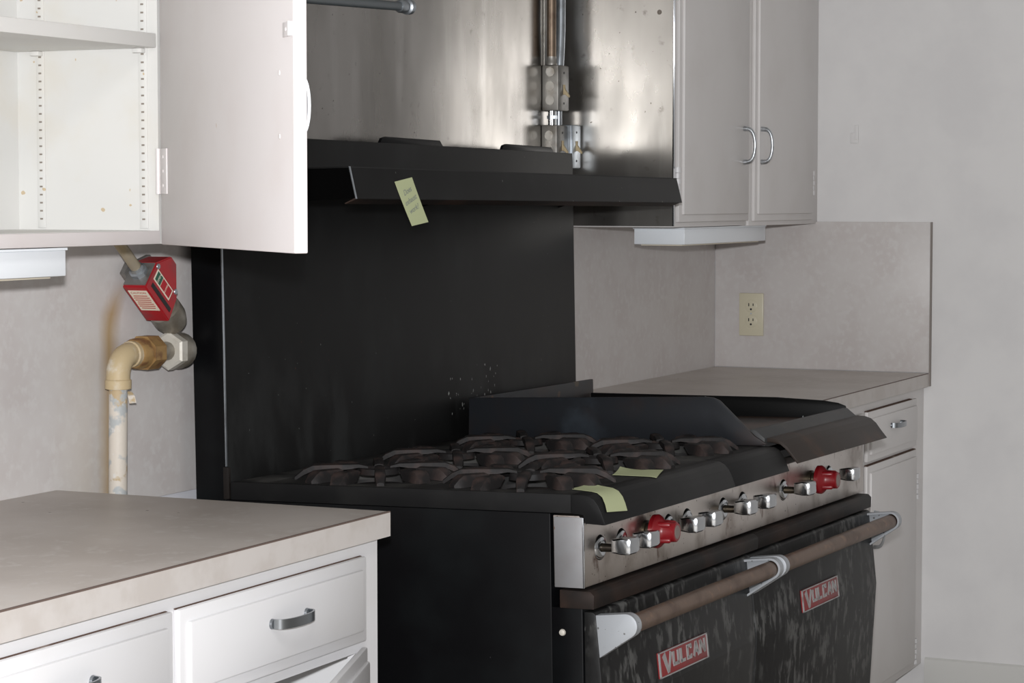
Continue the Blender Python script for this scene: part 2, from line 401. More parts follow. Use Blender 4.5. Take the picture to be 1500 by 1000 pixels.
# right base cabinet
t = thing('base_cabinet', 'grey-white base cabinet in corner between range and right wall', 'cabinet', (-.65, -.31, 0))
obj('body', bx(-1.262, -.001, -.62, -.005, .10, H - .038), 'cabinet_paint', t)
obj('toe_kick', bx(-1.255, -.002, -.55, -.02, 0, .10), 'cabinet_paint', t)
dr = lip_front('drawer', t, 'cabinet_paint', -.575, -.105, .722, .852, -.62)
bow_pull(dr, -.338, .802, -.637, True, .092, .022, .013, .003, 'brushed_pull')
obj('joint_shade_grime', prism([(-.6202, .8518), (-.6290, .8518), (-.6262, .8538), (-.6202, .8542)], 'x', -.574, -.15), 'gap_shade_grime', t)  # strips paint in the gap shadow together with its dirt
obj('joint_shade_grime', prism([(-.6202, .7118), (-.6290, .7118), (-.6262, .7138), (-.6202, .7142)], 'x', -.574, -.108), 'gap_shade_grime', t)
dr = lip_front('door', t, 'cabinet_paint', -.575, -.105, .11, .712, -.62)
bow_pull(dr, -.535, .545, -.637, False, .09, .028, .010, .005, 'pull_chrome')
butt_hinge(dr, -.097, .573, .644, -.621); butt_hinge(dr, -.097, .115, .187, -.621)
dr = lip_front('drawer', t, 'cabinet_paint', -1.08, -.61, .722, .852, -.62)
bow_pull(dr, -.845, .802, -.637, True, .092, .022, .013, .003, 'brushed_pull')
dr = lip_front('door', t, 'cabinet_paint', -1.08, -.61, .11, .712, -.62)
t = thing('worktop', 'beige laminate worktop in the right corner past the griddle', 'worktop', (-.65, -.32, H - .038))
obj('top', bx(-1.265, -.0125, -.6345, -.008, H - .037, H), 'laminate_top', t)
obj('front_edge', bx(-1.265, -.0135, -.6365, -.6347, H - .037, H - .0016), 'laminate_edge', t)
obj('seam', bx(-1.265, -.0135, -.6366, -.634, H - .0016, H + .0003), 'seam', t)

# left worktop
XL = -3.187
t = thing('worktop', 'beige laminate worktop in the left foreground over white drawers', 'worktop', (-4.0, -.32, H - .038))
obj('top', bx(-5.6, XL, -.6325, -.0075, H - .037, H, .0008), 'laminate_top', t)
obj('front_edge', bx(-5.6, XL, -.6365, -.6327, H - .0385, H - .0016), 'laminate_edge', t)
obj('caulk_line', bx(-5.6, -3.201, -.6245, -.6215, H - .0405, H - .0386), 'caulk_tan', t)
obj('seam', bx(-5.6, XL, -.6366, -.6320, H - .0016, H + .0004), 'seam', t)

# left base cabinet (hollow, its lower door ajar)
t = thing('base_cabinet', 'white base cabinet with two drawers and a door ajar, left foreground', 'cabinet', (-3.8, -.31, 0))
FY = -.62
obj('side_panel', bx(-3.218, -3.2, FY + .019, -.01, 0, H - .0385), 'white_paint', t)
obj('side_panel', bx(-4.9, -4.882, FY + .019, -.01, 0, H - .0385), 'white_paint', t)
obj('back_panel', bx(-4.882, -3.218, -.03, -.01, .1, H - .0385), 'inner_paint', t)
obj('bottom_panel', bx(-4.882, -3.218, FY + .019, -.03, .1, .118), 'inner_paint', t)
obj('inner_shelf', bx(-4.882, -3.218, -.55, -.03, .50, .518), 'inner_paint', t)
fr = bx(-4.9, -3.2, FY, FY + .019, H - .072, H - .0385)
bx(-3.262, -3.2, FY, FY + .019, 0.0, H - .072, 0, fr); bx(-3.80, -3.758, FY, FY + .019, 0.0, H - .072, 0, fr); bx(-4.9, -4.86, FY, FY + .019, 0, H - .072, 0, fr)
bx(-4.86, -3.262, FY, FY + .019, .705, .735, 0, fr); bx(-4.86, -3.262, FY, FY + .019, .0, .13, 0, fr)
obj('face_frame', fr, 'white_paint', t)
for x0, x1, hx in ((-3.772, -3.252, -3.497), (-4.31, -3.787, -4.03)):
    dr = lip_front('drawer', t, 'white_paint', x0, x1, .722, .8525, FY)
    obj('drawer_box', bx(x0 + .03, x1 - .03, FY + .019, -.1, .738, .83), 'inner_paint', dr)
    h = bow_pull(dr, hx, .797, FY - .017, True, .098, .024, .014, .003, 'brushed_pull')
    obj('joint_shade_grime', prism([(FY - .0002, .8522), (FY - .0040, .8522), (FY - .0030, .8531), (FY - .0002, .8536)], 'x', x0 + .001, x1 - .004), 'gap_shade_grime', t)  # dark strip stands for the shadow and dirt above the drawer
# the ajar door
def hinged(bm, pivot, ang):
    mx = Matrix.Translation(pivot) @ Matrix.Rotation(ang, 4, 'Z') @ Matrix.Translation(-Vector(pivot))
    bmesh.ops.transform(bm, matrix=mx, verts=bm.verts); return bm
pv = (-3.252, FY, 0)
bm = bx(-3.772, -3.252, FY - .010, FY, .125, .712, .003); bx(-3.754, -3.270, FY - .017, FY - .008, .143, .694, .0035, bm)
bx(-3.765, -3.262, FY, FY + .008, .133, .703, .001, bm)
dr = obj('door', hinged(bm, pv, math.radians(19)), 'white_paint', t)
# second lower door, shut
lip_front('door', t, 'white_paint', -4.31, -3.787, .125, .712, FY)

# left wall cabinet, door wide open
t = thing('wall_cabinet', 'white wall cabinet at upper left with its door swung open', 'cabinet', (-3.9, -.15, 1.328))
obj('side_panel', bx(-3.318, -3.300, -.302, -.010, 1.328, 2.5), 'inner_paint', t)
obj('side_panel', bx(-4.56, -4.542, -.302, -.010, 1.328, 2.5), 'inner_paint', t)
obj('back_panel', bx(-4.542, -3.318, -.038, -.030, 1.349, 2.5), 'inner_paint', t)
obj('bottom_panel', bx(-4.542, -3.318, -.286, -.010, 1.328, 1.349), 'inner_paint', t)
fr = bx(-4.56, -3.319, -.305, -.286, 1.328, 1.3485, .001)
obj('bottom_rail', fr, 'door_paint', t)
obj('shelf', bx(-4.540, -3.320, -.3015, -.040, 1.630, 1.652, .0015), 'inner_paint', t)
for y in (-.083, -.276):
    st = obj('shelf_standard', bx(-3.3205, -3.318, y - .0075, y + .0075, 1.352, 2.3, .0006), 'inner_paint', t)
    sl = bmesh.new()
    z = 1.366
    while z < 2.25:
        bx(-3.3210, -3.3200, y - .0026, y + .0026, z - .0013, z + .0013, 0, sl); z += .01275
    so = obj('slot_row', sl, 'slot_grey', st); so['kind'] = 'stuff'
    obj('shelf_clip', bx(-3.334, -3.3205, y - .0065, y + .010, 1.6225, 1.6298, .0015), 'inner_paint', t)
# open door
hp = Vector((-3.318, -.306, 0)); he = Vector((-3.748, -.795, 0)); dd = (he - hp); DW = dd.length
ang = math.atan2(dd.y, dd.x) - math.pi     # closed door points to -X
pv = (hp.x, hp.y, 0)
bm = bx(hp.x - DW, hp.x - .001, hp.y - .019, hp.y, 1.327, 2.5, .002)
dr = obj('door', hinged(bm, pv, ang), 'door_paint', t)
# hinge leaf, pull screws, catch strike on the inner face; pull on the outer face
hl = bx(hp.x - .040, hp.x - .002, hp.y - .0005, hp.y + .002, 1.405, 1.475, .0008)
turned((hp.x - .001, hp.y + .004, 1.405), (0, 0, 1), [(0, .004), (.07, .004)], 10, hl)
for zz in (1.418, 1.44, 1.462): turned((hp.x - .022, hp.y + .002, zz), (0, 1, 0), [(0, .003), (.0012, .002)], 8, hl)
obj('hinge', hinged(hl, pv, ang), 'door_paint', dr)
cs = bx(hp.x - DW + .008, hp.x - DW + .038, hp.y - .0005, hp.y + .002, 1.608, 1.627, .0006)
bx(hp.x - DW + .002, hp.x - DW + .006, hp.y - .0005, hp.y + .0065, 1.608, 1.627, .0006, cs)
turned((hp.x - DW + .024, hp.y + .002, 1.6175), (0, 1, 0), [(0, .003), (.0012, .002)], 8, cs)
obj('catch_plate', hinged(cs, pv, ang), 'door_paint', dr)
for zz in (1.563, 1.480):
    obj('screw', hinged(turned((hp.x - DW + .058, hp.y - .0005, zz), (0, 1, 0), [(0, .0045), (.0018, .003)], 10), pv, ang), 'door_paint', dr)
hb = bmesh.new(); pts = []
for i in range(15):
    s = i / 14 * math.pi; pts.append((hp.x - DW + .058, hp.y - .018 - .022 * (math.sin(s) ** .55), 1.521 - math.cos(s) * .042))
hb = strip(pts, (1, 0, 0), .009, .004)
obj('handle', hinged(hb, pv, ang), 'enamel_white', dr)

# ------------------------------------------------------------------ gas range
W = 1.524
RT = Vector((-2.8361, -.8266, 0)); RR = (-.0215, .0062, -.017)
rg = thing('gas_range', 'old black commercial gas range with griddle, two ovens and backguard shelf', 'range', (0, 0, 0))
rg['_o'] = (0, 0, 0); rg.location = RT; rg.rotation_euler = RR
def P(name, bm, m, parent=None, label=None, **k): return obj(name, bm, m, parent or rg, label, **k)

P('body', bx(0, W, .060, .70, .15, .8755, .002), 'black_enamel')
for lx in (.08, W - .08):
    for ly in (.12, .62):
        P('leg', turned((lx, ly, .0215 * ly + .0062 * lx + .0005), (0, 0, 1), [(0, .018), (.04, .022), (.05, .028), (.152 - .0215 * ly - .0062 * lx, .03)], 16), 'cast_aluminium')
P('front_frame', bx(.001, W - .001, .004, .061, .16, .718, .002), 'black_enamel')
P('frame_screw', turned((.001, .041, .676), (-1, 0, 0), [(0, .006), (.003, .005), (.004, .002)], 12), 'nut_pale')
P('kick_panel', bx(.01, W - .01, .03, .06, .10, .16), 'black_enamel')
# control panel
P('control_panel', prism([(0, .752), (0, .862), (.008, .8725), (.055, .8725), (.055, .752)], 'x', .0015, W - .0, .001), 'panel_steel')
P('panel_end_cap', bx(-.001, .0015, -.0008, .053, .752, .870, .0005), 'panel_end')
P('panel_corner_strip', bx(-.0016, .0018, -.0016, .0012, .752, .870, .0005), 'bright_chrome')
# drip rail beneath panel: two lengths
for x0, x1 in ((0, .79), (.7915, W + .002)):
    P('drip_rail', prism([(-.017, .717), (-.018, .740), (-.011, .747), (.045, .748), (.045, .717)], 'x', x0, x1, .0015), 'rail_brown')
# cooktop: rolled front, in two castings, side aprons and burner tiles
ZT = .908
fpro = [(.022, ZT), (.004, ZT), (-.010, ZT - .0015), (-.020, ZT - .007), (-.027, ZT - .016), (-.033, ZT - .028), (-.041, .859), (-.036, .8585), (-.004, .8600), (.000, .874), (.022, .876)]
for x0, x1 in ((0, .6085), (.6100, .914)):
    P('rolled_front', prism(fpro, 'x', x0, x1, .0012), 'top_black')
P('side_apron', bx(0, .006, .022, .690, .876, ZT, .001), 'top_black')
P('top_rail', bx(0.006, .914, .622, .690, .8765, ZT - .0005, .001), 'top_dusty')
CX = (.1545, .457, .762); CY = (.172, .472)
def tile_bm(x0, x1, y0, y1, cx, cy, r):
    bm = bmesh.new(); n = 48
    top = []; outr = []
    for k in range(n):
        a = 2 * math.pi * k / n; ca, sa = math.cos(a), math.sin(a)
        top.append((cx + r * ca, cy + r * sa))
        sc = min((x1 - cx) / ca if ca > 1e-9 else 1e9, (x0 - cx) / ca if ca < -1e-9 else 1e9, (y1 - cy) / sa if sa > 1e-9 else 1e9, (y0 - cy) / sa if sa < -1e-9 else 1e9)
        outr.append((cx + ca * sc, cy + sa * sc))
    # snap the nearest sample to each corner
    for cxn in ((x0, y0), (x0, y1), (x1, y0), (x1, y1)):
        i = min(range(n), key=lambda q: (outr[q][0] - cxn[0]) ** 2 + (outr[q][1] - cxn[1]) ** 2); outr[i] = cxn
    def ring(p, z): return [bm.verts.new((a, b, z)) for a, b in p]
    to, ti = ring(outr, ZT - .0005), ring(top, ZT - .0005)
    tl = ring([(cx + (x - cx) * .985, cy + (y - cy) * .985) for x, y in top], ZT - .010)
    bo, bi = ring(outr, ZT - .018), ring(top, ZT - .018)
    for k in range(n):
        j = (k + 1) % n
        bm.faces.new((to[k], to[j], ti[j], ti[k])); bm.faces.new((ti[k], ti[j], tl[j], tl[k]))
        bm.faces.new((tl[k], tl[j], bi[j], bi[k])); bm.faces.new((bi[k], bi[j], bo[j], bo[k])); bm.faces.new((bo[k], bo[j], to[j], to[k]))
    return bm

# one finger of a spider grate: a hooded bar whose outer end rolls down on to the plate
def finger(r0, r1, w0, w1, h, skirt, inner_cut=.0, ridge=.55):
    bm = bmesh.new(); st = []
    n = 9
    for i in range(n):
        s = i / (n - 1); r = r0 + (r1 - r0) * s
        z = h
        if s > .72: z = h - (h - .004) * (1 - math.cos((s - .72) / .28 * math.pi / 2)) ** 1.0 * .92
        if s < .12: z = h - .004 * (1 - s / .12)
        w = w0 + (w1 - w0) * s
        if s > .85: w *= 1 - .35 * (s - .85) / .15
        zl = max(z - skirt * (.45 + .55 * min(1, s / .3)), -.002)
        cut = inner_cut * max(0, 1 - s / .2)
        st.append([(r + cut, -w / 2, zl), (r, -w / 2 * ridge - .0005, z - .0015), (r, -w / 2 * .25, z), (r, w / 2 * .25, z), (r, w / 2 * ridge + .0005, z - .0015), (r + cut, w / 2, zl)])
    V = [[bm.verts.new(p) for p in row] for row in st]
    for i in range(n - 1):
        for k in range(5): bm.faces.new((V[i][k], V[i][k + 1], V[i + 1][k + 1], V[i + 1][k]))
        bm.faces.new((V[i][5], V[i][0], V[i + 1][0], V[i + 1][5]))
    bm.faces.new(V[0][::-1]); bm.faces.new(V[-1])
    return bm
long_me = None; pet_me = None
grot = {(0, 0): 20, (1, 0): 31, (2, 0): 29, (0, 1): 30, (1, 1): 29, (2, 1): 30}
for i, cx in enumerate(CX):
    for j, cy in enumerate(CY):
        x0 = .006 if i == 0 else (.3058 if i == 1 else .6100); x1 = .3050 if i == 0 else (.6085 if i == 1 else .914)
        y0 = .022 if j == 0 else .3225; y1 = .3215 if j == 0 else .622
        P('burner_plate', tile_bm(x0, x1, y0, y1, cx, cy, .112), 'top_dusty')
        bw = turned((cx, cy, ZT - .012), (0, 0, -1), [(0, .1125), (.012, .108), (.017, .085), (.019, .03)], 36, caps=False)
        P('burner_bowl', bw, 'bowl_black')
        bh = turned((cx, cy, ZT - .031), (0, 0, 1), [(0, .048), (.012, .05), (.018, .044), (.020, .02), (.019, .005)], 28)
        P('burner_head', bh, 'cast_iron')
        g = turned((cx, cy, ZT + .006), (0, 0, 1), [(0, .026), (0, .036), (.010, .034), (.012, .028), (.010, .024), (0, .026)], 28, caps=False)
        gr = P('burner_grate', g, 'cast_iron')
        a0 = grot[(i, j)]
        for k in range(12):
            isl = k % 3 == 0
            if isl and long_me is None:
                o = obj('grate_bar', finger(.020, .152, .017, .021, .026, .0105, ridge=.85), 'cast_iron'); long_me = o.data
            elif (not isl) and pet_me is None:
                o = obj('grate_bar', finger(.078, .149, .020, .036, .0225, .022, .010, ridge=.80), 'cast_iron'); pet_me = o.data
            else:
                o = D.objects.new('grate_bar', long_me if isl else pet_me); C.objects.link(o)
            o.parent = gr
            skew = 0 if isl else (2 if k % 3 == 1 else -2)
            o.location = (cx, cy, ZT - .0005); o.rotation_euler = (0, 0, math.radians(a0 + 30 * k + skew))
# griddle section
P('griddle_plate', bx(.9155, 1.514, .105, .663, .890, .917, .001), 'griddle_brown')
P('griddle_trough', prism([(.105, .905), (.095, .923), (.040, .9405), (.032, .9395), (.012, .923), (.012, .905)], 'x', .917, 1.5145, .001), 'trough_gray')
lp = [(.014, .923), (-.004, .9215), (-.018, .917), (-.030, .907), (-.040, .893), (-.055, .874), (-.051, .8725), (-.037, .889), (-.026, .902), (-.016, .910), (.0, .914), (.014, .914)]
P('griddle_front_lip', prism(lp, 'x', .930, W + .004, .0008), 'lip_brown')
P('griddle_base', bx(.916, W, .012, .663, .874, .8898), 'top_black')
P('griddle_splash_side', prism([(.676, .880), (.672, .995), (.135, 1.0055), (.118, 1.004), (.104, .998), (.030, .928), (.004, .912), (.02, .9085), (.08, .9085)], 'x', .9055, .9135, .0012), 'divider_steel')
P('griddle_splash_side', prism([(.662, .880), (.662, .9645), (.20, .961), (.09, .9555), (.055, .9505), (.038, .944), (.036, .936), (.10, .905), (.12, .880)], 'x', 1.515, 1.5225, .0012), 'splash_black')
P('griddle_splash_back', bx(.914, W + .012, .664, .672, .88, .9955, .0015), 'divider_steel')
# backguard with high shelf
P('backguard', bx(.004, 1.517, .700, .762, .16, 1.5285, .0015), 'guard_black')
P('backguard_side', bx(0, .004, .698, .763, .16, 1.5285, .0005), 'black_enamel')
P('edge_bead', bx(-.0008, .0035, .6968, .6995, .935, 1.412, .0006), 'galvanized')
P('corner_post', bx(-.002, .006, .6925, .704, .877, .934, .001), 'rail_brown')
for a, b in ((.655, .940), (1.215, 1.500)):
    P('flue_flap', prism([(a, 1.526), (a + .012, 1.541), (a + .03, 1.5445), (b - .02, 1.543), (b, 1.526)], 'y', .738, .745, .001), 'black_enamel')
sh = prism([(.437, 1.461), (.700, 1.463), (.700, 1.4655), (.437, 1.4635)], 'x', .0096, 1.5173)
P('shelf_top', sh, 'guard_black')
P('shelf_front', prism([(.4375, 1.4635), (.4245, 1.4070), (.4275, 1.4065), (.4405, 1.4615)], 'x', .0096, 1.5173, .0006), 'guard_black')
P('shelf_hem', prism([(.4255, 1.4065), (.448, 1.3985), (.449, 1.4000), (.4275, 1.4090)], 'x', .0096, 1.505), 'rail_brown')
P('shelf_front_end', prism([(.4365, 1.4635), (.4240, 1.4072), (.4262, 1.4072), (.4388, 1.4635)], 'x', .0080, .0104), 'galvanized')
P('shelf_end_shade', prism([(.4420, 1.461), (.700, 1.4625), (.700, 1.400), (.4300, 1.4085)], 'x', .0125, .0145), 'shelf_shade')  # black sheet stands in for the shade inside the open end
for bxx in (.09, W / 2, W - .09):
    P('shelf_bracket', prism([(.700, 1.40), (.700, 1.461), (.48, 1.461)], 'x', bxx - .002, bxx + .002), 'guard_black')
# oven doors, handles, badges
dp = [(-.013, .712), (-.0175, .708), (-.0305, .556), (-.031, .548), (-.014, .325), (-.004, .178), (.003, .176), (.003, .712)]
def letters(cx, zc, n, ):
    """V U L C A N as flat strokes; returns polygons in badge units (x right, z up)"""
def stroke_poly(bm, pts, mx, t=.0012):
    a = [bm.verts.new(mx @ Vector((x, -t, z))) for x, z in pts]; b = [bm.verts.new(mx @ Vector((x, 0, z))) for x, z in pts]
    bm.faces.new(a); bm.faces.new(b[::-1])
    for i in range(len(pts)): bm.faces.new((a[i], b[i], b[(i + 1) % len(pts)], a[(i + 1) % len(pts)]))
def bar(bm, p, q, w, mx, w2=None):
    p = Vector((*p, 0)); q = Vector((*q, 0)); d = (q - p).normalized(); n = Vector((-d.y, d.x, 0)); w2 = w2 or w
    c = [p + n * w / 2, p - n * w / 2, q - n * w2 / 2, q + n * w2 / 2]
    stroke_poly(bm, [(v.x, v.y) for v in c], mx)
for x0, x1, bxc in ((.005, .7325, .361), (.7425, 1.516, 1.126)):
    dr = P('oven_door', prism(dp, 'x', x0, x1, .0015), 'door_black')
    # handle brackets and bar
    def outline(off=0.0):
        nc = Vector((-.071, .6915)); r = .0205 - off; pts = []
        pts.append((-.013 - off * .3, .7065 - off))
        for k in range(13):
            a = math.radians(97 - k * (97 + 52) / 12); pts.append((nc.x - r * math.cos(math.radians(90) - math.radians(0) - (math.radians(97) - a)) if False else nc.x - r * math.sin(math.radians(7 + k * 150 / 12 - 7)), nc.y + r * math.cos(math.radians(k * 150 / 12))))
        pts.append((-.0205, .634 + off))
        return pts
    for xo, s in ((x0 + .002, 1), (x1 - .002, -1)):
        bm = prism(outline(), 'x', xo, xo + s * .006, .0008)
        # rim round the inner side
        oo, ii = outline(), outline(.0042)
        n = len(oo); r0 = []; 
        xa, xb = xo + s * .006, xo + s * .021
        vo = [[bm.verts.new((x, p[0], p[1])) for p in oo] for x in (xa, xb)]; vi = [[bm.verts.new((x, p[0], p[1])) for p in ii] for x in (xa, xb)]
        for k in range(n - 1):
            bm.faces.new((vo[0][k], vo[0][k + 1], vo[1][k + 1], vo[1][k])); bm.faces.new((vi[0][k], vi[1][k], vi[1][k + 1], vi[0][k + 1])); bm.faces.new((vo[1][k], vo[1][k + 1], vi[1][k + 1], vi[1][k]))
        bm.faces.new((vo[0][0], vo[1][0], vi[1][0], vi[0][0])); bm.faces.new((vo[0][-1], vi[0][-1], vi[1][-1], vo[1][-1]))
        P('handle_bracket', bm, 'cast_aluminium', dr)
    P('handle_bar', tube([(x0 + .009, -.070, .690), (x1 - .009, -.070, .690)], .0158, 20), 'handle_rust', dr)
    # badge
    sl = math.atan2(.013, .152)
    mx = Matrix.Translation((bxc, -.0285, .581)) @ Matrix.Rotation(-sl, 4, 'X')
    bw, bh = .232, .0455
    bm = bmesh.new(); merge(bm, bx(-bw / 2, bw / 2, -.003, .001, -bh / 2, bh / 2, .0006), mx)
    bd = P('badge', bm, 'badge_red', dr, 'red rectangular maker plate with silver lettering')
    bm = bmesh.new()
    e = .0022
    for a in ((-bw / 2, bw / 2, bh / 2 - e, bh / 2), (-bw / 2, bw / 2, -bh / 2, -bh / 2 + e), (-bw / 2, -bw / 2 + e * 2.2, -bh / 2, bh / 2), (bw / 2 - e * 2.2, bw / 2, -bh / 2, bh / 2)):
        merge(bm, bx(a[0], a[1], -.0044, -.002, a[2], a[3]), mx)
    P('badge_border', bm, 'badge_silver', bd)
    bm = bmesh.new(); ml = mx @ Matrix.Translation((0, -.003, 0))
    zt, zb = .0155, -.0095; w = .0085
    bar(bm, (-.094, .017), (-.0765, -.017), .014, ml, .008); bar(bm, (-.0605, .017), (-.0755, -.017), .009, ml, .006)   # V, larger
    bar(bm, (-.050, zt), (-.050, zb + .003), w, ml); bar(bm, (-.028, zt), (-.028, zb + .003), w, ml); bar(bm, (-.0525, zb + .002), (-.0255, zb + .002), .0062, ml)   # U
    bar(bm, (-.015, zt), (-.015, zb), w, ml); bar(bm, (-.019, zb + .002), (.005, zb + .002), .006, ml)   # L
    bar(bm, (.017, zt - .002), (.017, zb + .002), w, ml); bar(bm, (.013, zt - .002), (.036, zt - .002), .006, ml); bar(bm, (.013, zb + .002), (.036, zb + .002), .006, ml)
    bar(bm, (.034, zt - .002), (.034, zt - .008), .006, ml); bar(bm, (.034, zb + .002), (.034, zb + .007), .006, ml)   # C
    bar(bm, (.058, zt), (.046, zb), .0075, ml); bar(bm, (.058, zt), (.070, zb), .0085, ml); bar(bm, (.050, -.0015), (.066, -.0015), .0045, ml)   # A
    bar(bm, (.079, zt), (.079, zb), .0075, ml); bar(bm, (.100, zt), (.100, zb), .0075, ml); bar(bm, (.079, zt - .002), (.100, zb + .002), .0085, ml)   # N
    P('badge_lettering', bm, 'badge_silver', bd)

# valve levers and oven thermostats
ZK = .818
lev_me = None
for kx in (.068, .158, .372, .462, .647, .752, .990, 1.283):
    st = turned((kx, 0.0, ZK - .006), (0, -1, 0), [(-.002, .0135), (.003, .0135), (.004, .0075), (.032, .0065)], 16)
    s_ = P('valve_stem', st, 'stem_brass')
    P('stem_bezel', turned((kx, 0.0, ZK - .006), (0, -1, 0), [(-.001, .0225), (.0015, .0215), (.0045, .0175), (.006, .0125), (.0055, .010)], 24), 'bright_chrome', s_)
    if lev_me is None:
        bm = bmesh.new()
        rows = []
        for (x, y0, y1, hh) in ((-.0255, -.036, -.060, .0115), (-.0225, -.031, -.065, .0138), (0, -.028, -.068, .0130), (.022, -.031, -.063, .0120), (.026, -.035, -.058, .009)):
            ym = (y0 + y1) / 2
            rows.append([bm.verts.new(p) for p in ((x, y0, -hh * .8), (x, ym, -hh), (x, y1 + .003, -hh), (x, y1, -hh * .8), (x, y1, hh * .8), (x, y1 + .003, hh), (x, ym, hh), (x, y0, hh * .8))])
        for a, b in zip(rows, rows[1:]):
            for k in range(8): bm.faces.new((a[k], a[(k + 1) % 8], b[(k + 1) % 8], b[k]))
        bm.faces.new(rows[0][::-1]); bm.faces.new(rows[-1])
        o = obj('lever', bm, 'chrome'); lev_me = o.data
    else:
        o = D.objects.new('lever', lev_me); C.objects.link(o)
    o.parent = s_; o.location = (kx, 0, ZK)
for kx in (.267, 1.163):
    st = turned((kx, 0, ZK - .002), (0, -1, 0), [(-.002, .019), (.004, .019), (.005, .014), (.022, .014)], 20)
    s_ = P('thermostat_stem', st, 'stem_brass')
    bm = turned((kx, 0, ZK - .002), (0, -1, 0), [(.014, .026), (.016, .0295), (.024, .030), (.028, .0275), (.034, .021), (.040, .0185), (.058, .0175), (.060, .0155)], 32)
    for k in range(4):
        a = math.radians(45 + 90 * k)
        c = Vector((kx + math.cos(a) * .019, 0, ZK - .002 + math.sin(a) * .019))
        turned(c, (0, -1, 0), [(.026, .006), (.050, .005), (.053, .003)], 10, bm)
    kn = P('thermostat_knob', bm, 'knob_red', s_)
    P('knob_cap', turned((kx, 0, ZK - .002), (0, -1, 0), [(.0595, .0125), (.0606, .0115)], 20), 'knob_cap', kn)

MR = Matrix.LocRotScale(RT, Euler(RR), None)
# sticky notes (world space, stuck to the range)
def note(name, label, fn, n=8, th=.0004):
    bm = bmesh.new(); g = [[bm.verts.new(MR @ Vector(fn(i / n, j / n))) for j in range(n + 1)] for i in range(n + 1)]
    for i in range(n):
        for j in range(n): bm.faces.new((g[i][j], g[i + 1][j], g[i + 1][j + 1], g[i][j + 1]))
    bmesh.ops.recalc_face_normals(bm, faces=bm.faces)
    bmesh.ops.solidify(bm, geom=bm.faces[:], thickness=th)
    o = obj(name, bm, 'note_yellow'); tag(o, label, 'sticky note', 'yellow sticky notes on the range'); return o
def n1(u, v):   # hangs from the shelf front; u across, v down
    tl = Vector((.157, .4315, 1.4385)); tr = Vector((.226, .4335, 1.4475)); bl = Vector((.196, .419, 1.359)); br = Vector((.259, .419, 1.366))
    p = (tl * (1 - u) + tr * u) * (1 - v) + (bl * (1 - u) + br * u) * v
    bow = v * (1 - v)
    return (p.x - .016 * bow, p.y - .006 * bow - .0012, p.z)
nt1 = note('sticky_note', 'yellow sticky note with pencil writing hanging from the black shelf front', n1)
hand = bmesh.new()
for txt, v, sz in (('Does', .26, .0145), ('exhaust', .46, .0145), ('work?', .66, .0145)):
    c = Vector(n1(.47, v)); ex = (Vector(n1(.6, v)) - Vector(n1(.4, v))).normalized(); ez = (Vector(n1(.47, v - .06)) - Vector(n1(.47, v + .06))).normalized()
    ex = (ex + Vector((0, 0, .22))).normalized()
    nn = ex.cross(ez).normalized(); 
    if nn.y > 0: nn = -nn
    mx = MR @ Matrix(((ex.x, ez.x, nn.x, c.x + nn.x * .0008), (ex.y, ez.y, nn.y, c.y + nn.y * .0008), (ex.z, ez.z, nn.z, c.z + nn.z * .0008), (0, 0, 0, 1)))
    merge(hand, text_bm(txt, sz, .0001, mx, .25))
obj('handwriting', hand, 'pencil', nt1, 'faint pencil handwriting')
def surf(s):    # arc length from the flat top over the rolled front; returns (y,z)
    pts = [(.08, ZT), (.004, ZT), (-.010, ZT - .0015), (-.020, ZT - .007), (-.027, ZT - .016), (-.033, ZT - .028), (-.041, .859)]
    for a, b in zip(pts, pts[1:]):
        l = math.hypot(b[0] - a[0], b[1] - a[1])
        if s <= l or b is pts[-1]: f = s / l; return (a[0] + (b[0] - a[0]) * f, a[1] + (b[1] - a[1]) * f)
        s -= l
def n2(u, v):    # u across, v from the flat top down over the rolled front
    bl, br, fl2, fr2 = (.072, .021), (.128, .034), (.016, .129), (.095, .136)
    x = (bl[0] * (1 - u) + br[0] * u) * (1 - v) + (fl2[0] * (1 - u) + fr2[0] * u) * v
    s = (bl[1] * (1 - u) + br[1] * u) * (1 - v) + (fl2[1] * (1 - u) + fr2[1] * u) * v
    y, z = surf(s); k = max(0, v - .55)
    lift = .0011 + .005 * u ** 3 * max(0, 1 - v * 2.4) ** 1.6
    return (x, y - .0014 - .004 * k, z + lift + .001 * k)
note('sticky_note', 'curled yellow sticky note over the rolled front corner of the cooktop', n2)
def n3(u, v):
    A, B, D_, C_ = (.298, .076), (.388, .100), (.289, -.013), (.379, .011)
    x = (A[0] * (1 - u) + B[0] * u) * (1 - v) + (D_[0] * (1 - u) + C_[0] * u) * v
    y = (A[1] * (1 - u) + B[1] * u) * (1 - v) + (D_[1] * (1 - u) + C_[1] * u) * v
    z = ZT if y > .004 else ZT - (y - .004) ** 2 * 6
    return (x, y, z + .0016 + .0055 * u ** 3 * max(0, 1 - v * 2.2) ** 1.8 + .003 * u * v)
note('sticky_note', 'yellow sticky note lying flat on the cooktop with one lifted corner', n3)

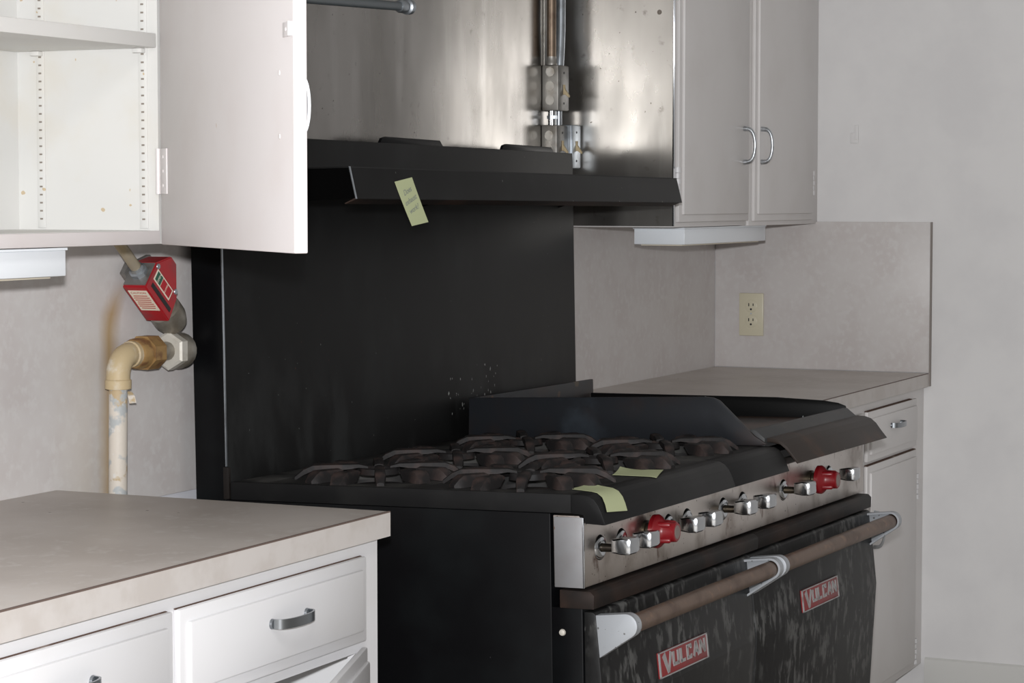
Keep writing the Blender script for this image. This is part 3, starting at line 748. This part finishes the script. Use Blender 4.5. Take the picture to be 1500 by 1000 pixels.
# ------------------------------------------------------------------ gas shutoff valve and pipe
PY = -.050; PX = -3.066; PZ = 1.122
t = thing('gas_pipe', 'peeling gas riser pipe with red shutoff valve box behind left worktop', 'gas pipe', (PX, PY, .0))
obj('riser_pipe', tube([(PX - .006, PY, 0.0), (PX - .004, PY, .9), (PX, PY, 1.09)], .0158, 20), 'pipe_peeling', t)
el = [(PX, PY, 1.075), (PX, PY, 1.098)] + [(PX + .034 - .034 * math.cos(a), PY, 1.098 + .034 * math.sin(a)) for a in [math.radians(k * 11.25) for k in range(1, 9)]] + [(PX + .05, PY, 1.132)]
bm = tube(el, .0205, 20); turned((PX, PY, 1.076), (0, 0, 1), [(0, .0225), (.014, .0228), (.016, .0205)], 20, bm)
turned((PX + .034, PY, 1.132), (1, 0, 0), [(0, .0205), (.002, .0228), (.016, .0225)], 20, bm)
obj('elbow', bm, 'elbow_tan', t)
bm = turned((PX + .046, PY, 1.132), (1, 0, 0), [(0, .024), (.004, .0265), (.024, .0270), (.026, .0255)], 24)
turned((PX + .072, PY, 1.132), (1, 0, 0), [(0, .031), (.034, .031)], 8, bm)
obj('union_nut', bm, 'union_gold', t)
obj('nipple', tube([(PX + .10, PY, 1.132), (PX + .20, PY, 1.130)], .0165, 20), 'valve_metal', t)
bm = turned((PX + .150, PY, 1.131), (1, 0, 0), [(0, .030), (.003, .0345), (.020, .0345), (.023, .031)], 6)
obj('hex_coupling', bm, 'nut_pale', t)
U = Vector((.76, 0, -.65)).normalized(); Wd = Vector((.65, 0, .76)).normalized()
DC = Vector((-3.020, -.076, 1.247))       # front lower-left edge of the valve box
bm = turned((PX + .168, PY, 1.130), (1, 0, 0), [(0, .026), (.008, .032), (.020, .0325), (.030, .031), (.034, .027)], 20)
ax0 = DC + U * .085 + Wd * .030 + Vector((0, .026, 0))
turned(ax0, U, [(0, .024), (.012, .026), (.014, .030), (.040, .030), (.058, .024)], 20, bm)
obj('valve_body', bm, 'valve_metal', t)
def uw(u, w, y): p = DC + U * u + Wd * w; return Vector((p.x, y, p.z))
def prism_uw(pts, y0, y1, bev=.0, bm=None):
    tt = bmesh.new(); a = [tt.verts.new(uw(u, w, y0)) for u, w in pts]; b = [tt.verts.new(uw(u, w, y1)) for u, w in pts]
    tt.faces.new(a); tt.faces.new(b[::-1])
    for i in range(len(pts)): tt.faces.new((a[i], b[i], b[(i + 1) % len(pts)], a[(i + 1) % len(pts)]))
    bmesh.ops.recalc_face_normals(tt, faces=tt.faces)
    if bev: bmesh.ops.bevel(tt, geom=tt.edges[:], offset=bev, segments=2, affect='EDGES')
    return merge(bm or bmesh.new(), tt)
pent = [(0, 0), (0, .054), (.030, .092), (.050, .092), (.090, .045), (.096, 0)]
hs = obj('valve_housing', prism_uw(pent, -.076, -.028, .002), 'valve_red', t, 'red valve housing')
obj('end_plate', prism_uw([(-.0018, .004), (-.0018, .052), (.0, .052), (.0, .004)], -.074, -.030), 'valve_gray', hs)
obj('back_plate', prism_uw([(-.012, .046), (.005, .060), (.03, .096), (.05, .096), (.09, .05), (.09, .02), (0, .02), (-.012, .02)], -.030, -.020, .001), 'valve_gray', hs)
obj('handle_slot', prism_uw([(.012, .012), (.012, .020), (.085, .020), (.085, .012)], -.0768, -.0758), 'slot_dark', hs)
fl_ = obj('position_label', prism_uw([(.010, .026), (.010, .048), (.070, .048), (.070, .026)], -.0767, -.0758), 'label_cream', hs)
obj('green_patch', prism_uw([(.013, .0285), (.013, .0455), (.032, .0455), (.032, .0285)], -.0771, -.0766), 'label_green', fl_)
obj('red_patch', prism_uw([(.0335, .0285), (.0335, .0455), (.067, .0455), (.067, .0285)], -.0771, -.0766), 'label_red', fl_)
def lab_mx(u, w, y, ex, ez, nn):
    c = uw(u, w, y); return Matrix(((ex.x, ez.x, nn.x, c.x), (ex.y, ez.y, nn.y, c.y), (ex.z, ez.z, nn.z, c.z), (0, 0, 0, 1)))
bm = text_bm('OPEN', .0066, .0001, lab_mx(.0225, .037, -.0773, Wd, -U, Vector((0, -1, 0)))); merge(bm, text_bm('CLOSED', .0050, .0001, lab_mx(.050, .037, -.0773, Wd, -U, Vector((0, -1, 0)))))
obj('lettering', bm, 'label_cream', fl_)
cl = obj('caution_label', prism_uw([(.010, -.0009), (.010, .0001), (.064, .0001), (.064, -.0009)], -.073, -.035), 'label_cream', hs)
Yd = Vector((0, -1, 0))
bm = text_bm('CAUTION', .0068, .0001, lab_mx(.0155, -.0012, -.054, Yd, -U, -Wd))
for k in range(7):
    L0 = .032 if k % 3 else .028
    prism_uw([(.0225 + k * .0056, -.0013), (.0225 + k * .0056, -.0008), (.0247 + k * .0056, -.0008), (.0247 + k * .0056, -.0013)], -.054 - L0 / 2, -.054 + L0 / 2, 0, bm)
obj('label_print', bm, 'label_ink', cl)
for u, w in ((.012, .062), (.078, .052)): obj('screw', turned(uw(u if u > .05 else .008, w if u > .05 else .052, -.0755), (0, -1, 0), [(0, .0055), (.002, .0045)], 12), 'galvanized', hs)
ce = uw(.002, .030, -.052)
bm = turned(ce, -U, [(-.004, .016), (.012, .0165), (.014, .013), (.020, .012)], 8); obj('conduit_fitting', bm, 'galvanized', t)
c1 = ce - U * .09; c2 = c1 + Vector((-.03, 0, .09))
obj('conduit', tube([ce - U * .012, ce - U * .05, c1, c1 + (c2 - c1) * .3 , c2], .0098, 16), 'conduit_tan', t)
obj('paint_flake', strip([(PX + .014, PY - .01, 1.07), (PX + .021, PY - .012, 1.062), (PX + .020, PY - .016, 1.05)], (.4, -.9, .1), .012, .001), 'pipe_peeling', t)

# ------------------------------------------------------------------ switch boxes and conduits by the steel corner
def sw_box(name, label, x0, x1, yf, z0, z1, m, knocks, tog):
    t = thing(name, label, 'electrical box', ((x0 + x1) / 2, (yf) / 2, z0), 'switch boxes above the range')
    b = obj('box', bx(x0, x1, yf, -.0095, z0, z1, .003), m, t)
    for kz in knocks: obj('knockout', turned((x0, yf / 2 - .005, kz), (-1, 0, 0), [(-.001, .012), (.0008, .0115)], 20), 'box_steel', t)
    c = obj('cover_plate', bx(x0 + .002, x1 - .002, yf - .002, yf, z0 + .002, z1 - .002, .0006), 'box_dark' if m != 'galvanized' else m, t)
    for zz in tog:
        tb = bx((x0 + x1) / 2 - .005, (x0 + x1) / 2 + .005, yf - .004, yf - .002, zz - .010, zz + .014, .0005)
        prism([(yf - .003, zz + .006), (yf - .016, zz - .012), (yf - .016, zz - .017), (yf - .003, zz - .008)], 'x', (x0 + x1) / 2 - .004, (x0 + x1) / 2 + .004, .0006, tb)
        obj('toggle', tb, 'toggle_ivory', t)
    for zz in (z0 + .018, z1 - .018): obj('screw', turned(((x0 + x1) / 2, yf - .002, zz), (0, -1, 0), [(0, .003), (.001, .0025)], 8), 'slot_dark', t)
sw_box('switch_box', 'grey steel switch box hanging from two conduits', -1.229, -1.168, -.052, 1.607, 1.716, 'box_steel', (1.70, 1.666, 1.632), (1.656,))
sw_box('switch_box', 'grey steel switch box half hidden behind the black shelf riser', -1.232, -1.172, -.050, 1.463, 1.573, 'box_steel', (1.548, 1.515), (1.522,))
sw_box('switch_box', 'bright galvanized switch box nearest the steel corner', -1.171, -1.119, -.062, 1.470, 1.575, 'galvanized', (), (1.522,))
t = thing('conduit', 'brown conduit running down into the upper switch box', 'conduit', (-1.218, -.03, 1.716))
obj('pipe', tube([(-1.218, -.030, 1.728), (-1.218, -.030, 2.5)], .0112, 14), 'brown_conduit', t)
obj('connector', turned((-1.218, -.030, 1.7165), (0, 0, 1), [(0, .013), (.006, .013), (.008, .0118), (.02, .0118)], 14), 'box_steel', t)
t = thing('conduit', 'bluish galvanized conduit beside the brown one', 'conduit', (-1.170, -.034, 1.716))
obj('pipe', tube([(-1.181, -.034, 1.7165), (-1.178, -.034, 1.74), (-1.163, -.030, 1.80), (-1.160, -.030, 2.5)], .0112, 14), 'galvanized', t)
t = thing('conduit', 'short chrome conduit stub between the two stacked switch boxes', 'conduit', (-1.2, -.03, 1.573))
obj('pipe', tube([(-1.214, -.030, 1.5735), (-1.214, -.030, 1.6068)], .010, 14), 'bright_chrome', t)
obj('connector', turned((-1.214, -.030, 1.588), (0, 0, 1), [(0, .0125), (.008, .0125)], 6), 'galvanized', t)
obj('pipe', tube([(-1.184, -.034, 1.5735), (-1.184, -.034, 1.6068)], .008, 14), 'galvanized', t)
t = thing('strut_strip', 'narrow perforated metal strip on wall behind the conduits', 'metal strip', (-1.205, -.012, 1.72))
obj('strip', bx(-1.222, -1.186, -.014, -.0095, 1.62, 2.5, .0005), 'box_steel', t)
hl = bmesh.new()
for k in range(14): turned((-1.206, -.0142, 1.74 + k * .032), (0, -1, 0), [(0, .0035), (.0004, .0035)], 10, hl)
obj('hole_row', hl, 'slot_dark', t)['kind'] = 'stuff'
# grey pipe near the top of the frame
t = thing('suppression_pipe', 'grey horizontal pipe with end coupling at top behind open door', 'pipe', (-2.8, -.2, 1.75))
obj('pipe', tube([(-3.299, -.2, 1.7355), (-2.30, -.2, 1.7705)], .0088, 16), 'grey_pipe', t)
obj('coupling', turned((-2.325, -.2, 1.7697), (1, 0, .035), [(0, .0105), (.004, .0125), (.02, .0125), (.022, .0105), (.03, .0105), (.032, .015), (.045, .015), (.045, .007), (.040, .006)], 18), 'galvanized', t)
obj('hanger', tube([(-2.9, -.2, 1.75), (-2.9, -.2, 2.4)], .004, 8), 'grey_pipe', t)

# ------------------------------------------------------------------ outlet and little wall hook
t = thing('wall_outlet', 'ivory double wall outlet on the right laminate backsplash', 'outlet', (-.012, -.119, 1.006))
obj('cover_plate', bx(-.0185, -.012, -.1555, -.0825, 1.0055, 1.1275, .0025), 'outlet_ivory', t)
for zc in (1.0905, 1.0475):
    f = obj('socket', turned((-.0185, -.119, zc), (-1, 0, 0), [(-.001, .0185), (.0008, .018), (.0012, .017)], 28), 'outlet_ivory', t)
    sl = bmesh.new()
    for dy, hh in ((.0065, .0045), (-.0065, .0035)): bx(-.0204, -.0192, -.119 + dy - .0013, -.119 + dy + .0013, zc + .004 - hh, zc + .004 + hh, 0, sl)
    turned((-.0192, -.119, zc - .009), (-1, 0, 0), [(0, .003), (.0012, .003)], 12, sl)
    obj('slot', sl, 'slot_dark', f)
obj('screw', turned((-.0185, -.119, 1.069), (-1, 0, 0), [(0, .0025), (.001, .002)], 10), 'galvanized', t)
bm = bx(-.004, 0, -.427, -.403, 1.551, 1.580, .0018); bx(-.007, 0, -.427, -.416, 1.560, 1.602, .002, bm)
o = obj('wall_hook', bm, 'wall_paint'); tag(o, 'tiny white painted-over hook on the bare right wall', 'hook')

for r in ROOTS:
    if '_o' in r: del r['_o']
